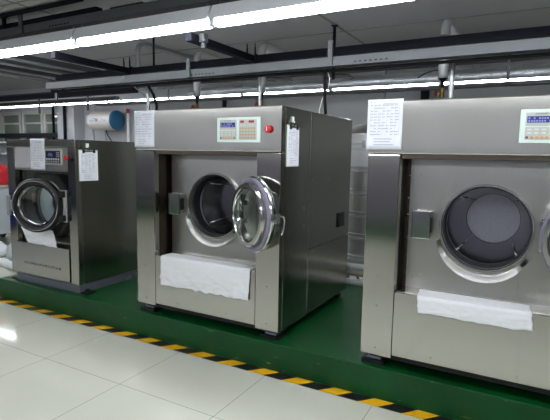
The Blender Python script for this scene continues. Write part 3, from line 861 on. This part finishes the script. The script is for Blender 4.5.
def rod(x, y, z0, z1, rad, mat, label, group=None, name='hanger_rod', foot=True):
    root = thing(name, (x, y, z0), label, 'hanger', group)
    MB().tube([(0, 0, 0), (0, 0, z1-z0)], rad, 10).build('rod', mat, root)
    MB().box(-.03, .03, -.03, .03, z1-z0-.012, z1-z0).build('rod_plate', mat, root)
    return root
rod(.94, 2.1, 2.26, CZ, .018, 'beam', 'dark hanger rod running from the foil pipe to the ceiling, between middle and right washers')
rod(-1.15, 1.46, 2.452, CZ, .013, 'beam', 'thin dark hanger rod above the left part of the middle washer')
rod(-2.17, .24, 2.69, CZ, .022, 'beam', 'dark hanger rod at the top left corner')
def strap(x, y, z0, z1, label, w=.022):
    return bar('hanger_strap', x-w, x+w, y-.008, y+.008, z0, z1, 'tray', label, 'hanger', .002, 'grey hanger straps')
strap(1.385, .94, 2.18, 2.40, 'grey strap holding the tray beside the dark rod')
strap(-.19, .94, 2.18, 2.37, 'grey strap holding the tray left of the first valve pipe')
strap(-1.79, .18, 2.62, 2.83, 'grey strap on the near trunking at upper left', .03)
strap(-2.45, 1.06, 2.05, 2.26, 'grey strap at the left end of the grey tray')

# foil wrapped pipe along the back, with drop straps
fo = thing('foil_pipe', (0, 2.2, 2.217), 'silver foil wrapped pipe running behind the grey cable tray', 'pipe')
m = MB()
path = [(-1.2+.12*i, .004*random.uniform(-1, 1), .004*random.uniform(-1, 1)) for i in range(58)]
m.tube(path, [.036+.004*random.uniform(-1, 1) for _ in path], 12)
m.build('pipe_body', 'foil', fo)
for x in (.85, 2.72, 4.0):
    m = MB(); m.box(x-.012, x+.012, -.045, -.038, -.06, .30); m.box(x-.012, x+.012, -.045, .045, -.05, -.043); m.build('pipe_strap', 'tray', fo)
bar('conduit_channel', -3.2, 5.0, 2.32, 2.42, 2.13, 2.165, 'tray', 'shallow grey channel beneath the foil pipe', 'cable tray')
for (x, z, s) in ((.98, 2.33, 3), (2.05, 2.30, 4)):
    m = MB(); rn = random.Random(s)
    pts = [(x-.18, 2.145, z-.075), (x-.1, 2.14, z-.03), (x, 2.13, z-.01), (x+.12, 2.14, z-.02), (x+.19, 2.14, z-.06), (x+.15, 2.145, z-.075)]
    m.tube(pts, .0055, 8)
    tag(m.build('wire_loop', 'cable'), 'loose loop of dark wire lying on the foil pipe '+('behind the middle washer' if x < 1.5 else 'left of the right-hand valve pipe'), 'wire', 'wire loops')

# ------------------------------------------------------------------ valve pipes dropping to the machines
def valve_pipe(x, y, ztop, zbot, zmach, label, yend=4.08, cond=.09):
    root = thing('supply_pipe', (x, y, zmach), label, 'pipe', 'jacketed supply pipes')
    H = ztop-zmach
    path = [(0, 0, zbot-zmach), (0, 0, H-.10)]
    for k in range(1, 7):
        a = PI/2*k/6; path.append((0, .10-.10*math.cos(a), H-.10+.10*math.sin(a)))
    path.append((0, yend-y, H))
    MB().tube(path, .042, 18).build('pipe_jacket', 'pipe_wrap', root)
    MB().lathe([(.044, 0), (.047, .004), (.047, .03), (.044, .034)], (0, 0, H-.16), 'z', 20).build('jacket_band', 'chrome', root)
    n = MB(); n.lathe([(.042, zbot-zmach), (.020, zbot-zmach-.02), (.014, zbot-zmach-.03), (.014, .02), (.022, .02), (.022, 0), (.0005, 0)], (0, 0, 0), 'z', 14)
    n.build('pipe_nipple', 'cable', root)
    zz = zbot-zmach-.13
    v = MB(); v.lathe([(.012, -.045), (.024, -.045), (.024, -.02), (.02, -.015), (.02, .015), (.024, .02), (.024, .045), (.012, .045)], (0, 0, zz), 'z', 14)
    v.tube([(-.0, 0, zz), (-.045, -.01, zz)], .010, 10)
    vb = v.build('valve_body', 'brass', root)
    h = MB(); h.lathe([(.001, -.008), (.03, -.008), (.034, 0), (.03, .008), (.001, .008)], (-.055, -.01, zz), 'x', 16)
    h.build('valve_handle', 'red_dark', vb)
    return root
valve_pipe(-.60, 1.6, 2.585, 2.08, 0.0, 'left of the two jacketed valve pipes feeding the middle washer')
valve_pipe(.30, 1.6, 2.595, 2.08, 0.0, 'right of the two jacketed valve pipes feeding the middle washer')
valve_pipe(2.22, 1.6, 2.625, 2.12, 0.0, 'jacketed valve pipe feeding the right-hand washer')
def conduit(pts, r, mat, label, name='conduit', group=None):
    return tag(MB().tube(pts, r, 10).build(name, mat), label, 'cable' if 'cable' in name else 'pipe', group)
conduit([(-1.0, 1.2, 0), (-1.0, 1.2, 2.18)], .020, 'galv', 'grey conduit rising behind the upper left corner of the middle washer')
conduit([(-.87, 1.2, 0), (-.87, 1.2, 1.751), (-.87, 1.2, 1.95), (-.87, 1.15, 2.06), (-.87, 1.06, 2.16)], .016, 'cable', 'black cable dropping beside the grey conduit', 'power_cable')
conduit([(.52, 1.2, 1.751), (.52, 1.2, 2.18)], .016, 'galv', 'grey conduit beside the right valve pipe of the middle washer')
conduit([(2.36, 1.22, 1.751), (2.36, 1.22, 2.18)], .022, 'galv', 'grey conduit beside the valve pipe of the right-hand washer')
conduit([(1.31, 1.06, 1.751), (1.295, 1.06, 1.9), (1.29, 1.06, 2.05), (1.285, 1.06, 2.16)], .015, 'cable', 'black power cable dropping to the back of the middle washer', 'power_cable')
conduit([(1.235, 1.10, 1.751), (1.215, 1.12, 1.82), (1.235, 1.14, 1.93), (1.30, 1.12, 2.02), (1.32, 1.1, 2.10), (1.31, 1.06, 2.17)], .0035, 'cable_white', 'thin white cable looping beside the black power cable', 'signal_cable')
conduit([(-1.5, 1.55, 2.30), (-1.5, 1.55, 2.70), (-1.5, 1.57, 2.745), (-1.5, 1.62, 2.77), (-1.5, 1.75, 2.775), (-1.5, 4.13, 2.775)], .032, 'galv', 'bare grey pipe bending at the ceiling left of the middle washer')
conduit([(-1.35, 1.60, 0.01), (-1.35, 1.60, 1.20), (-1.34, 1.6, 1.75), (-1.24, 1.5, 1.98), (-1.18, 1.3, 2.10), (-1.12, .935, 2.24)], .006, 'cable_white', 'thin white cable rising in the gap left of the middle washer', 'signal_cable')

# ducts running away along Y at the upper left
def ytray(x, y0, y1, z, w, h, label):
    root = thing('cable_trunking', (x, y0, z), label, 'cable tray')
    L_ = y1-y0
    m = MB(); m.box(-w/2, w/2, 0, L_, .012, h, .004); m.build('trunking_body', 'tray', root)
    e = MB()
    for s_ in (-1, 1): e.tube([(s_*(w/2-.02), .01, 0.0), (s_*(w/2-.02), L_-.01, 0.0)], .018, 10)
    e.build('trunking_rail', 'galv', root)
    return root
ytray(-3.38, .36, 1.72, 2.46, .30, .06, 'paired grey trunking with shiny rails at the far upper left, ending short')
ytray(-2.62, .36, 1.80, 2.47, .36, .08, 'wide grey trunking with shiny rails above the left washer')
ytray(-4.6, 2.1, 4.1, 2.64, .5, .06, 'grey trunking behind the left washer reaching the far wall')
bar('support_beam', -9.0, -3.0, 2.55, 2.63, 2.25, 2.30, 'tray', 'grey bar under the trunking toward the far wall at left', 'beam')
for (x, y, z0, z1) in ((-4.1, 1.96, 2.0, 2.30), (-6.2, 2.54, 2.1, 2.25), (-3.0, 2.0, 2.02, 2.34)):
    strap(x, y, z0, z1, {-4.1: 'grey strap hanging from the dark beam left of the ducts', -6.2: 'grey strap near the left frame edge above the far lamps', -3.0: 'grey strap hanging behind the left washer'}[x], .018)
# exhaust pipes between the ceiling and the trunking, left
conduit([(-2.2, 2.1, 2.62), (-1.7, 2.1, 2.62)], .012, 'galv', 'short grey cross pipe under the ceiling left of the bent pipe')
conduit([(-2.05, 2.085, 2.5), (-2.05, 2.085, CZ)], .012, 'galv', 'thin grey drop rod holding the short cross pipe')

# dark vent grille on the ceiling, upper left
r = thing('ceiling_vent', (-.64, .69, CZ-.02), 'dark square vent in the ceiling at upper left', 'vent')
MB().box(-.22, .22, -.16, .16, 0, .02, .003).build('vent_frame', 'beam', r)
m = MB()
for k in range(6): m.box(-.19, .19, -.13+.045*k, -.11+.045*k, -.008, 0)
m.build('vent_slat', 'cable', r)

# ------------------------------------------------------------------ far side: heater, tank, pipes, cart
h = thing('water_heater', (-4.85, 3.88, 2.035), 'white cylindrical water heater with a blue end cap on the far wall', 'water heater')
MB().lathe([(.0005, -.28), (.12, -.28), (.175, -.255), (.195, -.21), (.195, .40), (.0005, .40)], (0, 0, 0), 'x', 40).build('heater_body', 'heater', h)
MB().lathe([(.195, .401), (.198, .41), (.19, .44), (.15, .465), (.0005, .475)], (0, 0, 0), 'x', 40).build('end_cap', 'heater_blue', h)
m = MB(); m.box(-.17, -.13, .17, .268, -.11, .17); m.box(.2, .24, .17, .268, -.11, .17); m.build('wall_bracket', 'galv', h)
m = MB()
def on_cyl(xa, xb, za, zb):
    r_ = .1965
    ya, yb = -math.sqrt(r_*r_-za*za), -math.sqrt(r_*r_-zb*zb)
    m._add([(xa, ya, za), (xb, ya, za), (xb, yb, zb), (xa, yb, zb), (xa, ya+.01, za), (xb, ya+.01, za), (xb, yb+.01, zb), (xa, yb+.01, zb)], [(0,1,2,3),(4,5,6,7),(0,1,5,4),(2,3,7,6)])
on_cyl(-.16, .0, -.03, .005); on_cyl(-.12, -.02, .012, .02)
m.build('printed_mark', 'btn_grey', h)
m = MB(); on_cyl(.01, .085, -.03, .025); on_cyl(-.05, .03, .022, .032); m.build('printed_mark', 'logo_blue', h)
m = MB(); on_cyl(.19, .22, -.01, .02); on_cyl(.25, .30, -.035, .01); m.build('printed_mark', 'btn_grey', h)
for (x, s) in ((-.25, 'left'), (.1, 'middle')):
    conduit([(-4.93+x, 3.92, 1.85), (-4.93+x, 3.95, 1.6), (-4.93+x, 4.0, FZ)], .018 if s == 'left' else .012, 'galv', 'grey water pipe dropping from the '+s+' underside of the water heater')
conduit([(-4.75, 3.88, 1.86), (-4.73, 3.9, 1.74), (-4.66, 3.96, 1.6), (-4.5, 4.14, 1.45)], .010, 'cable', 'dark hose curving down from the water heater', 'heater_cable')
conduit([(-5.2, 4.0, 2.2), (-5.2, 4.0, 2.84)], .02, 'galv', 'grey pipe rising on the wall behind the water heater')
w = thing('wall_pipe', (-4.30, 4.05, FZ), 'white upright pipe with a red cap right of the water heater', 'pipe')
MB().tube([(0, 0, 0), (0, 0, 2.42)], .026, 12).build('pipe_body', 'pipe_white', w)
MB().lathe([(.03, 2.40), (.036, 2.41), (.036, 2.49), (.0005, 2.495)], (0, 0, 0), 'z', 14).build('pipe_cap', 'red_dark', w)
conduit([(-6.59, 4.02, FZ), (-6.59, 4.02, CZ)], .028, 'beam', 'dark downpipe in front of the right-hand window on the far wall')
conduit([(-5.97, 3.84, FZ), (-5.97, 3.84, CZ)], .032, 'beam', 'dark downpipe on the white pillar left of the water heater')
# two slim service pipes on the far wall behind the middle washer
conduit([(-1.95, 4.08, FZ), (-1.95, 4.08, 2.55)], .04, 'beam', 'dark pipe on the far wall behind the middle washer, left one')
conduit([(-1.25, 4.08, FZ), (-1.25, 4.08, 2.55)], .045, 'plinth', 'grey pipe on the far wall behind the middle washer, right one')
conduit([(1.55, 4.05, FZ), (1.55, 4.05, 2.6)], .06, 'beam', 'dark pipe on the far wall behind the right-hand washer')

def tank(x, y, label):
    t = thing('water_tank', (x, y, FZ), label, 'water tank', 'ribbed steel tanks')
    R = .34; prof = [(.0005, .30)]
    z = .30
    prof.append((R-.02, .30)); prof.append((R, .32))
    for k in range(6):
        zc = .42+.262*k
        for d in (-.024, .024):
            prof += [(R, zc+d-.013), (R+.008, zc+d-.004), (R+.008, zc+d+.004), (R, zc+d+.013)]
    prof += [(R, 1.88), (R-.01, 1.885), (.0005, 1.885)]
    MB().lathe(prof, (0, 0, 0), 'z', 56).build('tank_shell', 'tank', t)
    MB().lathe([(R-.005, 1.88), (R+.008, 1.885), (R+.008, 1.905), (R, 1.91), (R-.05, 1.955), (R-.16, 2.0), (.08, 2.02), (.08, 2.05), (.0005, 2.05)], (0, 0, 0), 'z', 56).build('tank_lid', 'lid', t)
    for k in range(4):
        a = PI/4+k*PI/2
        MB().tube([(.27*math.cos(a), .27*math.sin(a), 0), (.27*math.cos(a), .27*math.sin(a), .305)], .02, 10).build('leg', 'galv', t)
    MB().box(-.015, .015, -R-.018, -R-.004, 1.72, 1.80, .002).build('tank_plate', 'galv', t)
    return t
tank(1.27, 2.62, 'ribbed stainless water tank showing between the middle and right washers')
pr = thing('pipe_rack', (1.2, 2.08, FZ), 'stack of white pipes on the floor behind the green platform', 'pipes')
for (z, y, r_, mm) in ((.365, .0, .038, 'pipe_white'), (.290, .0, .032, 'pipe_beige'), (.175, .03, .04, 'pipe_white')):
    MB().tube([(-1.4, y, z), (1.9, y, z)], r_, 14).build('pipe', mm, pr)
for x in (-1.1, .45, 1.6):
    m = MB(); m.box(x-.02, x+.02, .075, .11, 0, .43)
    for z in (.315, .255, .135): m.box(x-.02, x+.02, -.05, .10, z-.01, z+.004)
    m.build('rack_post', 'galv', pr)

# goods at the far left behind the small washer
c = thing('laundry_cart', (-5.15, 1.85, FZ), 'laundry trolley under a grey sheet at the left frame edge', 'cart')
m = MB(); m.box(-.55, .45, -.4, .4, .22, 1.0, .03); m.build('cart_cover', 'cover', c)
m = MB(); m.box(-.57, .47, -.42, .42, 1.0, 1.04, .01); m.build('cart_rim', 'pipe_beige', c)
for (x, y) in ((-.45, -.3), (.35, -.3), (-.45, .3), (.35, .3)):
    m = MB(); m.lathe([(.0005, -.02), (.09, -.02), (.10, -.01), (.10, .01), (.09, .02), (.0005, .02)], (x, y, .10), 'y', 20); m.box(x-.02, x+.02, y-.03, y+.03, .10, .24); m.build('wheel', 'black_rubber', c)
def lump(name, c, s, mat, label, cat, seed, group=None):
    bm = bmesh.new(); bmesh.ops.create_icosphere(bm, subdivisions=4, radius=1)
    for v in bm.verts:
        d = 1+.18*noise.noise(v.co*1.7+Vector((seed, 0, 0)))+.07*noise.noise(v.co*4.5+Vector((0, seed, 0)))
        v.co = Vector((v.co.x*s[0]*d, v.co.y*s[1]*d, max(-.55, v.co.z)*s[2]*d))
    zmin = min(v.co.z for v in bm.verts)
    for v in bm.verts: v.co.z = max(v.co.z, zmin*.85)-zmin*.85
    for f in bm.faces: f.smooth = True
    me = bpy.data.meshes.new(name); bm.to_mesh(me); bm.free(); me.materials.append(M[mat])
    o = bpy.data.objects.new(name, me); COL.objects.link(o); o.location = c
    return tag(o, label, cat, group)
lump('cloth_bundle', (-5.0, 1.75, FZ+1.04), (.26, .24, .22), 'red_cloth', 'red cloth heaped on the covered trolley at the left edge', 'cloth', 3)
s = thing('wall_shelf', (-7.75, 3.72, .0), 'pale open shelf unit on the far wall at the left frame edge', 'shelf')
for z in (1.02, 1.30, 1.56): MB().box(-.9, .35, -.2, .35, z, z+.04).build('shelf_board', 'pipe_white', s)
for x in (-.9, .33): MB().box(x, x+.03, -.2, .35, FZ, 1.60).build('upright', 'pipe_white', s)
MB().box(-.87, .33, .32, .35, FZ, 1.56).build('back_panel', 'pipe_white', s)
tag(MB().tube([(-4.6, .55, FZ+.055), (-4.0, .75, FZ+.055), (-3.4, .85, FZ+.055), (-2.75, .70, FZ+.055)], .055, 14).build('floor_hose', 'pipe_white'), 'thick white hose lying on the tiles left of the left washer', 'hose')
lump('cloth_bundle', (-3.55, 1.25, FZ), (.30, .22, .20), 'cover', 'pale grey cloth bundle on the tiles behind the white hose', 'cloth', 8)
lump('cloth_bundle', (-4.25, 1.15, FZ), (.28, .22, .16), 'cloth', 'white cloth bundle on the tiles at the left frame edge', 'cloth', 5)
# blue bin across the aisle: mirrored in the left washer's steel
b = thing('laundry_bin', (-6.6, -3.0, FZ), 'blue laundry bin standing across the aisle from the left washer', 'bin')
m = MB(); m.box(-.5, .5, -.9, .9, .12, .75, .04); m.build('bin_body', 'blue', b)
for (x, y) in ((-.4, -.7), (.4, -.7), (-.4, .7), (.4, .7)):
    m = MB(); m.lathe([(.0005, -.02), (.06, -.02), (.06, .02), (.0005, .02)], (x, y, .06), 'y', 16); m.box(x-.015, x+.015, y-.025, y+.025, .06, .14); m.build('wheel', 'black_rubber', b)

# ------------------------------------------------------------------ world and camera
wd = bpy.data.worlds.new('world'); scene.world = wd; wd.use_nodes = True
wd.node_tree.nodes['Background'].inputs[0].default_value = (.5, .52, .55, 1)
wd.node_tree.nodes['Background'].inputs[1].default_value = 0.05

f, yaw, pitch, roll = 473.16, .5059, -.1163, .0176
cam = bpy.data.cameras.new('camera'); co = bpy.data.objects.new('camera', cam); COL.objects.link(co)
cam.sensor_fit = 'HORIZONTAL'; cam.sensor_width = 36.0; cam.lens = f/550*36.0; cam.clip_start = .05; cam.clip_end = 60
cy, sy, cp_, sp = math.cos(yaw), math.sin(yaw), math.cos(pitch), math.sin(pitch)
fw = Vector((-sy*cp_, cy*cp_, sp)); rt = Vector((cy, sy, 0)); up = rt.cross(fw)
c_, s_ = math.cos(roll), math.sin(roll)
r2 = rt*c_+up*s_; u2 = up*c_-rt*s_
mw = Matrix((( r2.x, u2.x, -fw.x, 3.0449), (r2.y, u2.y, -fw.y, -2.9997), (r2.z, u2.z, -fw.z, 1.4037), (0, 0, 0, 1)))
co.matrix_world = mw
scene.camera = co
vs = scene.view_settings
vs.view_transform = 'Standard'; vs.look = 'None'; vs.gamma = 1.0; vs.use_curve_mapping = False
vs.exposure = 1.1
scene.cycles.use_denoising = True
scene.cycles.max_bounces = 10
scene.cycles.caustics_refractive = True
